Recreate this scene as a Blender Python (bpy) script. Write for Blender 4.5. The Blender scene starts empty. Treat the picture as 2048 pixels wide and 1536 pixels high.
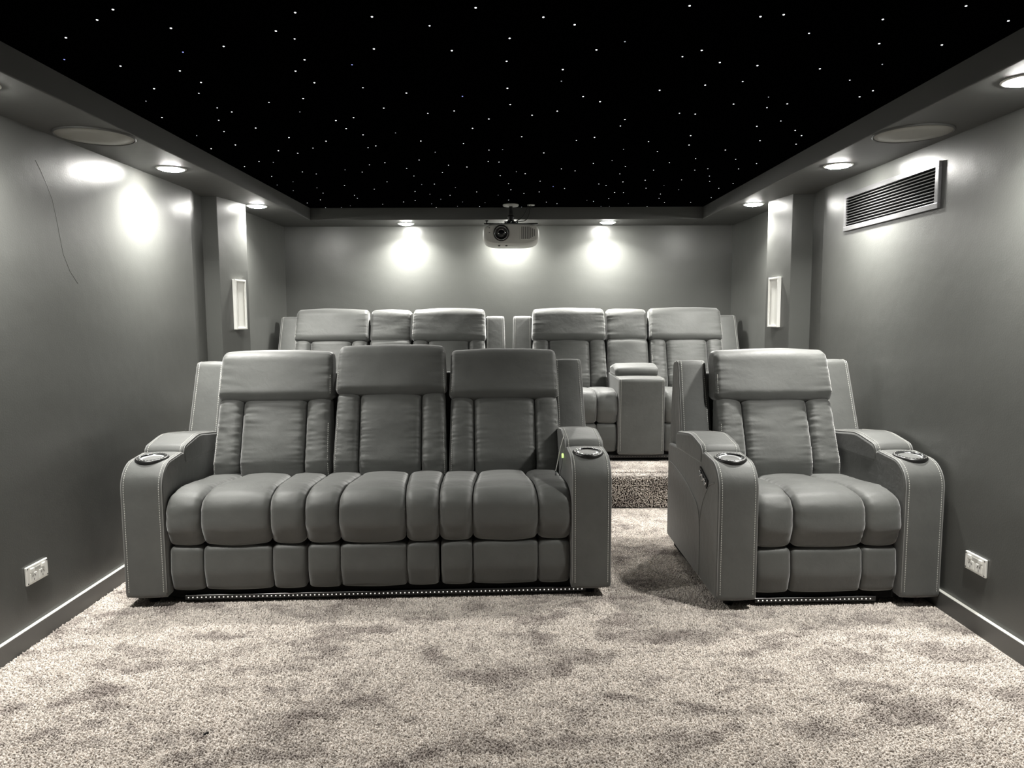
import bpy, bmesh, math, random
from mathutils import Vector, Matrix, noise
C = bpy.context.scene.collection
S = bpy.context.scene
PI = math.pi

# ------------------------------------------------------------------ camera, world, exposure
CAM_H = 1.3
cd = bpy.data.cameras.new('camera')
cam = bpy.data.objects.new('camera', cd)
C.objects.link(cam)
FPX = 1420.0
cd.sensor_fit = 'HORIZONTAL'
cd.sensor_width = 36.0
cd.lens = 36.0 * FPX / 2048.0
cd.clip_start = 0.05
fwd = Vector(((1018 - 1024) / FPX, -(631 - 768) / FPX, -1.0)).normalized()   # world +Y seen from the camera
rl = math.radians(0.27)
up = Vector((-math.sin(rl), math.cos(rl), 0.0))
up = (up - fwd * up.dot(fwd)).normalized()
rt = fwd.cross(up)
R = Matrix((rt, fwd, up))            # rows = world axes in camera space -> camera to world
cam.matrix_world = Matrix.Translation((0, 0, CAM_H)) @ R.to_4x4()
S.camera = cam

w = bpy.data.worlds.new('world')
S.world = w
w.use_nodes = True
w.node_tree.nodes['Background'].inputs[0].default_value = (0.01, 0.01, 0.011, 1)
w.node_tree.nodes['Background'].inputs[1].default_value = 0.1
S.view_settings.view_transform = 'Standard'
S.view_settings.look = 'None'
S.view_settings.gamma = 1.0
S.view_settings.use_curve_mapping = False
S.view_settings.exposure = 0.0

LAMP_W = 22.5          # watts of every downlight
LAMP_COL = (1.0, 0.985, 0.93)

# ------------------------------------------------------------------ helpers
def tag(o, label=None, cat=None, group=None, kind=None):
    if label: o['label'] = label
    if cat: o['category'] = cat
    if group: o['group'] = group
    if kind: o['kind'] = kind
    return o

def empty(name, loc=(0, 0, 0), rz=0.0, label=None, cat=None, group=None):
    o = bpy.data.objects.new(name, None)
    C.objects.link(o)
    o.location = loc
    o.rotation_euler = (0, 0, rz)
    o.empty_display_size = 0.1
    return tag(o, label, cat, group)

def link(name, me, mat, parent=None, smooth=True):
    o = bpy.data.objects.new(name, me)
    C.objects.link(o)
    if parent: o.parent = parent
    if mat: me.materials.append(mat)
    if smooth:
        for p in me.polygons: p.use_smooth = True
    return o

def mesh(name, vs, fs, mat, parent=None, smooth=False):
    me = bpy.data.meshes.new(name)
    me.from_pydata([tuple(v) for v in vs], [], fs)
    me.update()
    return link(name, me, mat, parent, smooth)

def from_bm(name, bm, mat, parent=None, smooth=False):
    me = bpy.data.meshes.new(name)
    bmesh.ops.recalc_face_normals(bm, faces=bm.faces)
    bm.to_mesh(me); bm.free()
    return link(name, me, mat, parent, smooth)

def bm_box(bm, x0, x1, y0, y1, z0, z1, r=0.0, seg=2, M=None):
    b = bmesh.new()
    bmesh.ops.create_cube(b, size=1.0)
    for v in b.verts:
        v.co = Vector((x0 + (v.co.x + .5) * (x1 - x0), y0 + (v.co.y + .5) * (y1 - y0), z0 + (v.co.z + .5) * (z1 - z0)))
    if r > 0:
        bmesh.ops.bevel(b, geom=b.edges[:] + b.verts[:], offset=r, segments=seg, profile=0.6, affect='EDGES')
    if M is not None:
        b.transform(M)
    me = bpy.data.meshes.new('t'); b.to_mesh(me); b.free()
    bm.from_mesh(me); bpy.data.meshes.remove(me)

def box(name, x0, x1, y0, y1, z0, z1, mat, parent=None, r=0.0, seg=2, M=None):
    bm = bmesh.new()
    bm_box(bm, x0, x1, y0, y1, z0, z1, r, seg, M)
    return from_bm(name, bm, mat, parent, False)

def bm_tube(bm, pts, rad, n=8, closed=False):
    pts = [Vector(p) for p in pts]
    rings = []
    m = len(pts)
    prev = None
    for i, p in enumerate(pts):
        a = pts[(i - 1) % m] if (closed or i > 0) else p
        b = pts[(i + 1) % m] if (closed or i < m - 1) else p
        t = (b - a).normalized()
        if prev is None:
            q = Vector((0, 0, 1)) if abs(t.z) < .9 else Vector((1, 0, 0))
            prev = (q - t * q.dot(t)).normalized()
        prev = (prev - t * prev.dot(t)).normalized()
        s = t.cross(prev)
        rings.append([bm.verts.new(p + (prev * math.cos(2 * PI * k / n) + s * math.sin(2 * PI * k / n)) * rad) for k in range(n)])
    rng = range(m if closed else m - 1)
    for i in rng:
        A, B = rings[i], rings[(i + 1) % m]
        for k in range(n):
            bm.faces.new((A[k], A[(k + 1) % n], B[(k + 1) % n], B[k]))
    if not closed:
        bm.faces.new(rings[0][::-1]); bm.faces.new(rings[-1])

def tube(name, pts, rad, mat, parent=None, n=8, closed=False):
    bm = bmesh.new()
    bm_tube(bm, pts, rad, n, closed)
    return from_bm(name, bm, mat, parent, True)

def bm_lathe(bm, prof, n=32, M=None):
    """prof = [(radius, height)], around z; radius 0 closes it"""
    rings = []
    for r, h in prof:
        if r < 1e-6:
            v = Vector((0, 0, h))
            rings.append([bm.verts.new(M @ v if M else v)])
        else:
            ring = []
            for k in range(n):
                v = Vector((r * math.cos(2 * PI * k / n), r * math.sin(2 * PI * k / n), h))
                ring.append(bm.verts.new(M @ v if M else v))
            rings.append(ring)
    for A, B in zip(rings, rings[1:]):
        for k in range(n):
            if len(A) == 1 and len(B) == 1: continue
            if len(A) == 1: bm.faces.new((A[0], B[k], B[(k + 1) % n]))
            elif len(B) == 1: bm.faces.new((A[k], A[(k + 1) % n], B[0]))
            else: bm.faces.new((A[k], A[(k + 1) % n], B[(k + 1) % n], B[k]))

def lathe(name, prof, mat, parent=None, n=32, M=None, smooth=True):
    bm = bmesh.new()
    bm_lathe(bm, prof, n, M)
    o = from_bm(name, bm, mat, parent, smooth)
    return o

# ------------------------------------------------------------------ materials
def nodes(name):
    m = bpy.data.materials.new(name)
    m.use_nodes = True
    nt = m.node_tree
    return m, nt, nt.nodes['Principled BSDF']

def plain(name, col, rough=0.5, metal=0.0, spec=0.5, coat=0.0):
    m, nt, b = nodes(name)
    b.inputs['Base Color'].default_value = (*col, 1)
    b.inputs['Roughness'].default_value = rough
    b.inputs['Metallic'].default_value = metal
    b.inputs['Specular IOR Level'].default_value = spec
    b.inputs['Coat Weight'].default_value = coat
    n = nt.nodes.new('ShaderNodeTexNoise'); n.inputs['Scale'].default_value = 60
    tc = nt.nodes.new('ShaderNodeTexCoord'); nt.links.new(tc.outputs['Object'], n.inputs['Vector'])
    r = nt.nodes.new('ShaderNodeMapRange'); r.inputs['To Min'].default_value = max(rough - .05, .02); r.inputs['To Max'].default_value = rough + .05
    nt.links.new(n.outputs['Fac'], r.inputs['Value']); nt.links.new(r.outputs['Result'], b.inputs['Roughness'])
    return m

def glow(name, col, strength):
    m, nt, b = nodes(name)
    b.inputs['Base Color'].default_value = (*[c * .5 for c in col], 1)
    b.inputs['Emission Color'].default_value = (*col, 1)
    b.inputs['Emission Strength'].default_value = strength
    return m

def noise_node(nt, scale, detail=2, vec=None, rough=.5, dist=0):
    n = nt.nodes.new('ShaderNodeTexNoise')
    n.inputs['Scale'].default_value = scale; n.inputs['Detail'].default_value = detail
    n.inputs['Roughness'].default_value = rough; n.inputs['Distortion'].default_value = dist
    if vec: nt.links.new(vec, n.inputs['Vector'])
    return n

def ramp(nt, src, stops):
    r = nt.nodes.new('ShaderNodeValToRGB')
    el = r.color_ramp.elements
    el[0].position, el[0].color = stops[0][0], (*stops[0][1], 1)
    el[1].position, el[1].color = stops[-1][0], (*stops[-1][1], 1)
    for p, c in stops[1:-1]:
        e = el.new(p); e.color = (*c, 1)
    nt.links.new(src, r.inputs['Fac'])
    return r

def mul(nt, a, b):
    n = nt.nodes.new('ShaderNodeMix'); n.data_type = 'RGBA'; n.blend_type = 'MULTIPLY'; n.inputs[0].default_value = 1
    nt.links.new(a, n.inputs[6]); nt.links.new(b, n.inputs[7])
    return n.outputs[2]

def bump(nt, b, layers):
    prev = None
    for src, strength, dist in layers:
        n = nt.nodes.new('ShaderNodeBump'); n.inputs['Strength'].default_value = strength; n.inputs['Distance'].default_value = dist
        nt.links.new(src, n.inputs['Height'])
        if prev: nt.links.new(prev, n.inputs['Normal'])
        prev = n.outputs['Normal']
    nt.links.new(prev, b.inputs['Normal'])

def wall_paint(name, col, rough, spec=.5):
    m, nt, b = nodes(name)
    geo = nt.nodes.new('ShaderNodeNewGeometry')
    P = geo.outputs['Position']
    lo = noise_node(nt, 1.3, 3, P)
    r = ramp(nt, lo.outputs['Fac'], [(.3, tuple(c * .94 for c in col)), (.7, tuple(c * 1.06 for c in col))])
    nt.links.new(r.outputs['Color'], b.inputs['Base Color'])
    b.inputs['Roughness'].default_value = rough
    b.inputs['Specular IOR Level'].default_value = spec
    peel = noise_node(nt, 140, 3, P, .6)
    wav = noise_node(nt, 5, 2, P)
    bump(nt, b, [(wav.outputs['Fac'], .25, .01), (peel.outputs['Fac'], .3, .0012)])
    return m

def leather(name, col):
    m, nt, b = nodes(name)
    tc = nt.nodes.new('ShaderNodeTexCoord'); P = tc.outputs['Object']
    lo = noise_node(nt, 6, 4, P, .6)
    r = ramp(nt, lo.outputs['Fac'], [(.3, tuple(c * .86 for c in col)), (.72, tuple(c * 1.15 for c in col))])
    nt.links.new(r.outputs['Color'], b.inputs['Base Color'])
    rr = nt.nodes.new('ShaderNodeMapRange'); rr.inputs['To Min'].default_value = .50; rr.inputs['To Max'].default_value = .62
    nt.links.new(lo.outputs['Fac'], rr.inputs['Value']); nt.links.new(rr.outputs['Result'], b.inputs['Roughness'])
    b.inputs['Specular IOR Level'].default_value = .5
    b.inputs['Sheen Weight'].default_value = .5
    b.inputs['Sheen Roughness'].default_value = .45
    g = noise_node(nt, 420, 2, P)
    mid = noise_node(nt, 22, 3, P, .55, .4)
    bump(nt, b, [(mid.outputs['Fac'], .22, .006), (g.outputs['Fac'], .25, .0008)])
    return m

def carpet(name, dark, light, tufts=False):
    m, nt, b = nodes(name)
    geo = nt.nodes.new('ShaderNodeNewGeometry'); P = geo.outputs['Position']
    # footprints and vacuum tracks: patches where the pile leans the other way
    mp = nt.nodes.new('ShaderNodeMapping'); mp.inputs['Rotation'].default_value = (0, 0, .9); mp.inputs['Scale'].default_value = (1.0, 1.9, 1.0)
    nt.links.new(P, mp.inputs['Vector'])
    n1 = noise_node(nt, 3.4, 5, mp.outputs['Vector'], .62, .5)
    n2 = noise_node(nt, 11, 3, P, .6, .5)
    mx = nt.nodes.new('ShaderNodeMath'); mx.operation = 'MULTIPLY_ADD'; mx.inputs[1].default_value = .35
    nt.links.new(n2.outputs['Fac'], mx.inputs[0]); nt.links.new(n1.outputs['Fac'], mx.inputs[2])
    lo = ramp(nt, mx.outputs[0], [(.50, (.50, .48, .48)), (.60, (.72, .71, .71)), (.70, (1, 1, 1))])
    # tufts
    v = nt.nodes.new('ShaderNodeTexVoronoi'); v.inputs['Scale'].default_value = 140; nt.links.new(P, v.inputs['Vector'])
    v.inputs['Randomness'].default_value = 1
    hsv = nt.nodes.new('ShaderNodeSeparateColor'); nt.links.new(v.outputs['Color'], hsv.inputs[0])
    yarn = ramp(nt, hsv.outputs[0], [(0, dark), (.35, tuple((a + b_) / 2 for a, b_ in zip(dark, light))), (1, light)])
    nt.links.new(mul(nt, yarn.outputs['Color'], lo.outputs['Color']), b.inputs['Base Color'])
    b.inputs['Roughness'].default_value = 1
    b.inputs['Specular IOR Level'].default_value = .05
    b.inputs['Sheen Weight'].default_value = .15
    inv = nt.nodes.new('ShaderNodeMath'); inv.operation = 'SUBTRACT'; inv.inputs[0].default_value = 1; nt.links.new(v.outputs['Distance'], inv.inputs[1])
    f = noise_node(nt, 420, 2, P)
    if tufts: bump(nt, b, [(f.outputs['Fac'], .5, .002)])
    else: bump(nt, b, [(n1.outputs['Fac'], .5, .02), (inv.outputs[0], 1.0, .006), (f.outputs['Fac'], .7, .003)])
    return m

M_WALL = wall_paint('charcoal_wall_paint', (.085, .087, .082), .30)
M_SOFFIT = wall_paint('charcoal_soffit_paint', (.075, .076, .073), .58)
M_STARCEIL = wall_paint('black_star_ceiling', (.0006, .0006, .0008), 1, .0)
M_SKIRT = plain('grey_skirting_paint', (.10, .10, .095), .4)
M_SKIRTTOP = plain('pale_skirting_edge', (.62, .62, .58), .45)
M_CARPET = carpet('taupe_carpet', (.27, .24, .215), (.82, .75, .69))
M_RISERSHADE = plain('brown_riser_shade', (.05, .042, .036), .95, spec=.1)  # dark backing colour stands in for shade deep in the riser pile
M_PILE = carpet('taupe_pile_yarn', (.42, .38, .345), (.86, .79, .73), True)
M_LEATHER = leather('charcoal_leather', (.071, .073, .069))
M_PIPING = plain('grey_piping', (.20, .20, .195), .5)
M_STITCH = plain('pale_thread', (.55, .55, .52), .6)
M_BLACK = plain('black_plastic', (.012, .012, .012), .35)
M_MATBLACK = plain('matt_black', (.006, .006, .006), .8, spec=.1)
M_CHROME = plain('chrome', (.75, .76, .78), .12, 1.0)
M_ALU = plain('satin_aluminium', (.8, .81, .82), .38, .9)
M_WHITE = plain('white_plastic', (.78, .78, .75), .4)
M_WHITECLOTH = plain('white_grille_cloth', (.82, .82, .78), .8)
M_GREYSLOT = plain('grey_shadow_slot', (.05, .05, .05), .6)
M_PROJ = plain('off_white_projector_shell', (.50, .50, .47), .42)
M_PROJG = plain('projector_slot', (.10, .10, .095), .6)
M_VENT = plain('satin_dark_metal', (.16, .16, .165), .3, .6)
M_SPKGRILLE = plain('grey_speaker_mesh', (.30, .30, .275), .75)
M_GLASS = plain('dark_lens_glass', (.01, .01, .012), .05, 0, .8, 1.0)
M_LED = glow('led_chip', (1, .98, .92), .7)
M_LAMP = glow('lamp_diffuser', LAMP_COL, 400)

# ------------------------------------------------------------------ room shell
WX, YB, YF = 1.915, 6.16, -2.2
ZS, ZC = 2.06, 2.155          # soffit and star ceiling heights
EL, ER, EB = -1.575, 1.55, 5.75   # inner edges of the soffit
RY, RZ = 4.70, 0.24           # carpeted riser

floor = box('floor', -WX - .15, WX + .15, YF - .1, YB + .1, -.08, 0, M_CARPET)
tag(floor, 'taupe cut pile carpet floor with dark footprints and tracks', kind='structure')
# riser: nosing rounded, one long carpeted step
def riser():
    prof = [(RY + .015, 0), (RY + .003, .03), (RY, .10), (RY - .002, .19), (RY + .004, .215), (RY + .014, .230), (RY + .03, .238), (RY + .06, RZ), (YB, RZ), (YB, 0)]
    vs = [(x, y, z) for x in (-WX, WX) for y, z in prof]
    n = len(prof)
    fs = [(i, i + 1, n + i + 1, n + i) for i in range(n - 1)] + [tuple(range(n))[::-1], tuple(range(n, 2 * n))]
    o = mesh('carpeted_riser', vs, fs, M_CARPET, floor, False)
    o.data.materials.append(M_RISERSHADE)
    for p in o.data.polygons[:4]: p.material_index = 1  # riser front coloured dark, painting in the shade between its tufts
    for p in o.data.polygons[:8]: p.use_smooth = True
    return o
riser()

def wall_strip(name, poly, label, flip=False, z1=ZC + .1):
    vs = [(x, y, z) for x, y in poly for z in (-.08, z1)]
    n = len(poly)
    # give the wall real thickness behind its face
    sgn = -1 if poly[0][0] < 0 else 1
    back = [(sgn * (WX + .2), y) for x, y in poly]
    vs += [(x, y, z) for x, y in back for z in (-.08, z1)]
    fs = []
    for i in range(n - 1):
        a = 2 * i
        fs.append((a, a + 1, a + 3, a + 2))
        b = 2 * n + a
        fs.append((b + 2, b + 3, b + 1, b))
        fs.append((a, a + 2, b + 2, b)); fs.append((a + 1, b + 1, b + 3, a + 3))
    e = 2 * (n - 1)
    fs.append((0, 2 * n, 2 * n + 1, 1)); fs.append((e, e + 1, 2 * n + e + 1, 2 * n + e))
    bm = bmesh.new(); me = bpy.data.meshes.new('t'); me.from_pydata(vs, [], fs); bm.from_mesh(me); bpy.data.meshes.remove(me)
    return tag(from_bm(name, bm, M_WALL), label, kind='structure')

wl = wall_strip('wall_left', [(-WX, YF), (-WX, 4.36), (-1.955, 4.61), (-WX, 4.63), (-WX, 4.95), (-WX, YB)], 'charcoal painted side wall with the white outlet low on the left')
wr = wall_strip('wall_right', [(WX, YF), (WX, 4.38), (1.945, 4.60), (WX, 4.62), (WX, 4.95), (WX, YB)], 'charcoal painted side wall with the air vent on the right')
wb = tag(box('wall_back', -WX - .2, WX + .2, YB, YB + .15, -.08, ZC + .1, M_WALL), 'charcoal painted rear wall behind the projector', kind='structure')
wf = tag(box('wall_front', -WX - .2, WX + .2, YF - .15, YF, -.08, ZC + .1, M_WALL), 'charcoal painted wall behind the camera', kind='structure')
# angled speaker pilasters
def pilaster(s, a, b):
    (ax, ay), (bx, by) = a, b
    o = s * (WX + .06)
    pts = [(o, ay), (ax, ay), (bx, by), (bx + s * .004, by + .012), (o, by + .012)]
    vs = [(x, y, z) for z in (-.02, ZS + .02) for x, y in pts]
    n = 5
    fs = [tuple(range(n)), tuple(range(n, 2 * n))] + [(i, (i + 1) % n, n + (i + 1) % n, n + i) for i in range(n)]
    bm = bmesh.new(); me = bpy.data.meshes.new('t'); me.from_pydata(vs, [], fs); bm.from_mesh(me); bpy.data.meshes.remove(me)
    ed = [e for e in bm.edges if abs(e.verts[0].co.z - e.verts[1].co.z) > 1 and abs(e.verts[0].co.x) < WX]
    bmesh.ops.bevel(bm, geom=ed, offset=.003, segments=2, profile=.5, affect='EDGES')
    return from_bm('angled_pilaster', bm, M_WALL, wl if s < 0 else wr)
PL = ((-1.855, 4.61), (-1.790, 4.93))
PR = ((1.810, 4.60), (1.763, 4.90))
pilaster(-1, *PL)
pilaster(1, *PR)

ceil = tag(box('ceiling', EL - .05, ER + .05, YF, EB + .05, ZC, ZC + .06, M_STARCEIL), 'black ceiling panel dotted with tiny fibre optic stars', kind='structure')
def soffit(x0, x1, y0, y1):
    o = box('soffit', x0, x1, y0, y1, ZS, ZC + .08, M_SOFFIT, ceil, r=.004, seg=2)
    return o
soffit(-WX - .2, EL, YF - .1, YB + .1)
soffit(ER, WX + .2, YF - .1, YB + .1)
soffit(EL, ER, EB, YB + .1)
soffit(EL, ER, YF - .1, -1.6)

def baseboard(name, pts, h, z0, label, out):
    """pts along the wall; board of thickness .018 with a rounded top"""
    vs, fs = [], []
    prof = [(0, 0), (.019, 0), (.019, h - .001), (.018, h), (0, h)]
    for (x, y) in pts:
        for d, z in prof:
            vs.append((x + out[0] * d, y + out[1] * d, z0 + z))
    n = len(prof)
    for i in range(len(pts) - 1):
        for k in range(n):
            fs.append((i * n + k, i * n + (k + 1) % n, (i + 1) * n + (k + 1) % n, (i + 1) * n + k))
    fs.append(tuple(range(n))); fs.append(tuple(range((len(pts) - 1) * n, len(pts) * n)))
    bm = bmesh.new(); me = bpy.data.meshes.new('t'); me.from_pydata(vs, [], fs); bm.from_mesh(me); bpy.data.meshes.remove(me)
    o = tag(from_bm(name, bm, M_SKIRT), label, kind='structure')
    (xa, ya), (xb, yb) = pts[0], pts[-1]
    x0, x1 = sorted((xa + out[0] * .0005, xb + out[0] * .0185)); y0, y1 = sorted((ya + out[1] * .0005, yb + out[1] * .0185))
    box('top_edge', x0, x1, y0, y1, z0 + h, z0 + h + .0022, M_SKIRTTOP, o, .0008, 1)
    return o
# raised plaster ridge running down the left wall
tube('plaster_ridge', [(-WX - .0002, y, z) for y, z in ((2.955, 1.935), (2.985, 1.90), (3.02, 1.845), (3.05, 1.79), (3.068, 1.72), (3.085, 1.64), (3.10, 1.57), (3.14, 1.50), (3.19, 1.45))], .0010, M_WALL, wl, 10)

# cut pile: leaning tufts where the carpet is seen
import numpy as np
def pile(name, O, U, V, Nn, lu, lv, sp, h, seed, skip=None, r=.0036, droop=(0, 0, 0)):
    rng = np.random.default_rng(seed)
    nu, nv = int(lu / sp), int(lv / sp)
    u, v = np.meshgrid(np.arange(nu), np.arange(nv))
    u = (u + .5 * (v % 2)).ravel() * sp; v = v.ravel() * sp
    u = u + rng.uniform(-.35, .35, u.size) * sp; v = v + rng.uniform(-.35, .35, v.size) * sp
    P = np.array(O)[None] + u[:, None] * np.array(U)[None] + v[:, None] * np.array(V)[None]
    if skip is not None:
        P = P[~skip(P)]
    n = len(P)
    U, V, Nn = (np.array(q, float) for q in (U, V, Nn))
    a = rng.uniform(0, 2 * PI, n)
    rr = r * rng.uniform(.75, 1.2, n); hh = h * rng.uniform(.65, 1.15, n)
    lean = rng.normal(0, .35, (n, 2)) * h
    top = P + Nn * hh[:, None] + U * lean[:, :1] + V * lean[:, 1:] + np.array(droop) * h
    k = 4
    vs = np.empty((n, 2 * k + 1, 3))
    for i in range(k):
        an = a + 2 * PI * i / k
        d = (np.cos(an) * rr)[:, None] * U + (np.sin(an) * rr)[:, None] * V
        vs[:, i] = P + d * .75 - Nn * .0008
        vs[:, k + i] = P + (top - P) * .62 + d
    vs[:, 2 * k] = top
    loc = []
    for i in range(k):
        j = (i + 1) % k
        loc += [(i, j, k + j), (i, k + j, k + i), (k + i, k + j, 2 * k)]
    loc = np.array(loc)
    fs = (loc[None] + (np.arange(n) * (2 * k + 1))[:, None, None]).reshape(-1, 3)
    me = bpy.data.meshes.new(name)
    me.vertices.add(n * (2 * k + 1)); me.vertices.foreach_set('co', vs.ravel())
    me.loops.add(fs.size); me.loops.foreach_set('vertex_index', fs.ravel().astype(np.int32))
    me.polygons.add(len(fs)); me.polygons.foreach_set('loop_start', np.arange(0, fs.size, 3, dtype=np.int32)); me.polygons.foreach_set('loop_total', np.full(len(fs), 3, dtype=np.int32))
    me.polygons.foreach_set('use_smooth', np.ones(len(fs), dtype=bool))
    me.update(calc_edges=True)
    o = link(name, me, M_PILE, floor, False)
    tag(o, None, kind='stuff')
    return o
def under(P):
    x, y = P[:, 0], P[:, 1]
    return ((x > -1.62) & (x < .36) & (y > 3.32)) | ((x > 1.0) & (x < 1.8) & (y > 3.22)) | ((x < -1.62) & (y > 3.6)) | ((x > 1.8) & (y > 3.6))
pile('carpet_pile', (-1.89, 1.75, 0), (1, 0, 0), (0, 1, 0), (0, 0, 1), 3.78, 2.93, .0068, .0085, 3, under)
pile('carpet_pile', (-1.90, RY, .012), (1, 0, 0), (0, 0, 1), (0, -1, 0), 3.8, .212, .0082, .017, 4, None, .0034, (0, 0, .0))
pile('carpet_pile', (.25, RY + .028, RZ), (1, 0, 0), (0, 1, 0), (0, 0, 1), .9, .34, .0075, .008, 5)

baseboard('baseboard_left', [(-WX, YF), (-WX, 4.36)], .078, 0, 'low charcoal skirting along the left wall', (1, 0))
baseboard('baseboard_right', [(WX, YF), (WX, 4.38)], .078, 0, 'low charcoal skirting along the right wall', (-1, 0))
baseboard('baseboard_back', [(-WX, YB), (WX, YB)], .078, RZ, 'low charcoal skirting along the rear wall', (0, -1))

# fibre optic stars: tiny domes poking through the ceiling panel
STARS = '''-1.101,2.077,0 -1.185,2.146,0 -1.356,2.277,0 -1.476,2.462,3 -1.324,2.526,0 -1.001,2.207,0 -1.053,2.399,3 -1.144,2.575,0 -0.902,2.351,0 -0.697,2.230,0 -0.600,2.100,0 -0.659,2.291,1 -0.680,2.471,0 -0.743,2.581,0 -0.711,2.706,0 -0.807,2.896,0 -0.874,3.080,2 -1.124,2.699,0 -1.187,2.826,1 -1.330,2.769,0 -1.439,2.923,2 -1.489,3.157,0 -1.195,3.018,1 -1.158,3.077,0 -1.264,3.203,1 -1.317,3.394,1 -1.517,3.731,0 -1.363,3.652,0 -1.475,3.466,2 -1.149,3.334,0 -0.958,2.945,1 -1.052,3.510,0 -1.190,3.780,0 -1.107,3.839,0 -1.380,4.037,1 -1.308,4.058,2 -1.509,4.169,0 -1.450,4.458,1 -1.372,4.633,2 -1.509,4.744,2 -1.467,4.951,2 -0.389,2.130,0 -0.089,2.072,0 -0.231,2.194,1 -0.430,2.376,0 -0.532,2.520,3 -0.181,2.393,0 -0.545,2.765,1 -0.391,2.831,0 -0.178,2.874,3 0.006,2.292,0 -0.004,2.491,0 -0.002,2.777,0 -0.755,3.214,0 -0.668,3.169,0 -0.741,3.349,0 -0.687,3.462,0 -0.513,3.029,0 -0.893,3.583,0 -0.996,3.725,1 -0.714,3.720,1 -0.668,3.683,0 -0.528,3.428,2 -0.340,3.107,1 -0.226,3.073,1 -0.084,3.197,0 -0.163,3.351,0 -0.429,3.587,0 -0.383,3.825,2 -0.223,3.639,1 -0.100,3.782,1 -0.029,3.772,2 -0.112,4.058,1 -0.052,4.072,1 -0.491,4.012,1 -0.691,4.078,1 -0.788,4.132,1 -0.591,4.233,1 -0.341,4.151,1 -0.239,4.201,0 -0.957,4.268,2 -0.871,4.336,1 -0.395,4.357,1 -1.223,4.324,1 -1.158,4.387,1 -0.050,4.456,1 -0.579,4.459,1 -0.776,4.647,1 -0.566,4.745,2 -0.482,4.732,1 -1.075,4.765,1 -1.279,4.852,2 -0.907,4.911,1 -0.355,4.864,2 -0.644,5.006,1 -0.220,5.032,1 -1.292,5.059,1 -0.555,5.123,2 -0.416,5.169,1 -1.094,5.154,1 -1.100,5.281,1 -0.073,5.168,2 -0.498,5.336,2 -1.386,5.344,1 -0.694,5.389,1 -1.523,5.487,1 -0.790,5.455,1 -0.346,5.465,2 -0.178,5.504,2 -0.589,5.550,2 -0.965,5.561,1 -1.229,5.628,2 -0.400,5.680,2 -0.227,5.700,1 -0.572,5.730,1 -1.317,5.711,2 -1.445,5.724,1 0.009,2.985,0 0.103,3.141,0 0.207,3.081,0 0.370,2.950,0 0.513,3.213,0 0.510,3.320,1 0.065,3.508,0 0.335,3.585,1 0.417,3.525,0 0.730,3.118,1 0.801,3.132,0 0.875,3.499,0 0.915,3.688,0 0.695,3.612,1 0.597,3.774,2 0.784,3.829,1 0.188,3.851,0 0.909,4.102,1 1.030,4.000,1 0.481,4.117,1 0.576,4.040,2 0.677,4.205,1 0.861,4.309,1 1.107,4.313,1 1.174,4.275,1 1.246,4.497,1 1.296,4.669,1 0.311,4.263,1 0.397,4.322,1 0.678,4.418,1 0.048,4.340,2 0.102,4.401,0 0.001,4.727,1 0.017,4.951,1 0.001,5.386,1 0.203,4.644,1 0.592,4.750,1 0.647,4.807,1 0.739,4.680,0 0.872,4.626,0 1.102,4.616,1 0.298,4.834,3 1.033,4.815,2 0.380,4.910,1 0.932,4.910,1 1.169,4.975,2 0.109,5.103,1 0.214,5.041,1 0.743,5.070,0 0.806,5.079,1 1.080,5.146,1 0.739,5.337,1 1.488,5.312,1 1.109,5.331,1 0.586,5.409,2 0.641,5.459,1 0.287,5.490,1 1.192,5.527,1 1.392,5.527,1 0.373,5.563,1 0.924,5.576,2 0.731,5.714,2 0.797,5.715,2 1.099,5.735,1 0.103,5.730,2 0.103,2.136,0 0.198,2.190,0 0.506,2.063,0 0.729,2.136,0 0.791,2.123,0 1.094,2.158,0 1.280,2.069,0 1.470,2.171,0 0.287,2.390,0 0.368,2.321,2 0.192,2.574,0 0.196,2.697,2 0.295,2.882,0 0.630,2.397,0 0.581,2.453,1 0.722,2.509,0 0.861,2.540,0 0.921,2.259,1 1.180,2.344,0 1.387,2.356,0 1.288,2.531,2 1.092,2.574,0 1.255,2.696,1 0.580,2.807,0 0.738,2.748,0 0.865,2.707,1 1.390,2.897,0 1.404,2.821,0 0.920,2.989,0 1.075,3.040,1 1.139,2.988,0 1.029,2.896,2 1.135,3.333,0 1.211,3.245,1 1.340,3.407,0 1.410,3.505,0 1.453,3.677,0 1.244,3.602,0 1.133,3.799,0 1.258,4.023,1 1.357,4.282,1 1.413,4.137,1 1.472,4.750,1 1.430,4.925,1'''
sm = [glow('star_bright', (.95, .97, 1), 2.2), glow('star_white', (.92, .95, 1), 1.4), glow('star_dim', (.85, .9, 1), .5), glow('star_blue', (.35, .4, 1), 1.2)]
sme = []
for k, (r, m) in enumerate(zip((.0032, .0028, .0023, .0026), sm)):
    bm = bmesh.new()
    bm_lathe(bm, [(r, 0), (r, -.001), (r * .6, -.0018), (0, -.002)], 8)
    me = bpy.data.meshes.new('star_light'); bmesh.ops.recalc_face_normals(bm, faces=bm.faces); bm.to_mesh(me); bm.free()
    me.materials.append(m); sme.append(me)
for t in STARS.split():
    x, y, k = t.split(',')
    o = bpy.data.objects.new('star_light', sme[int(k)])
    o.location = (float(x), float(y), ZC)
    o.parent = ceil
    C.objects.link(o)

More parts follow.
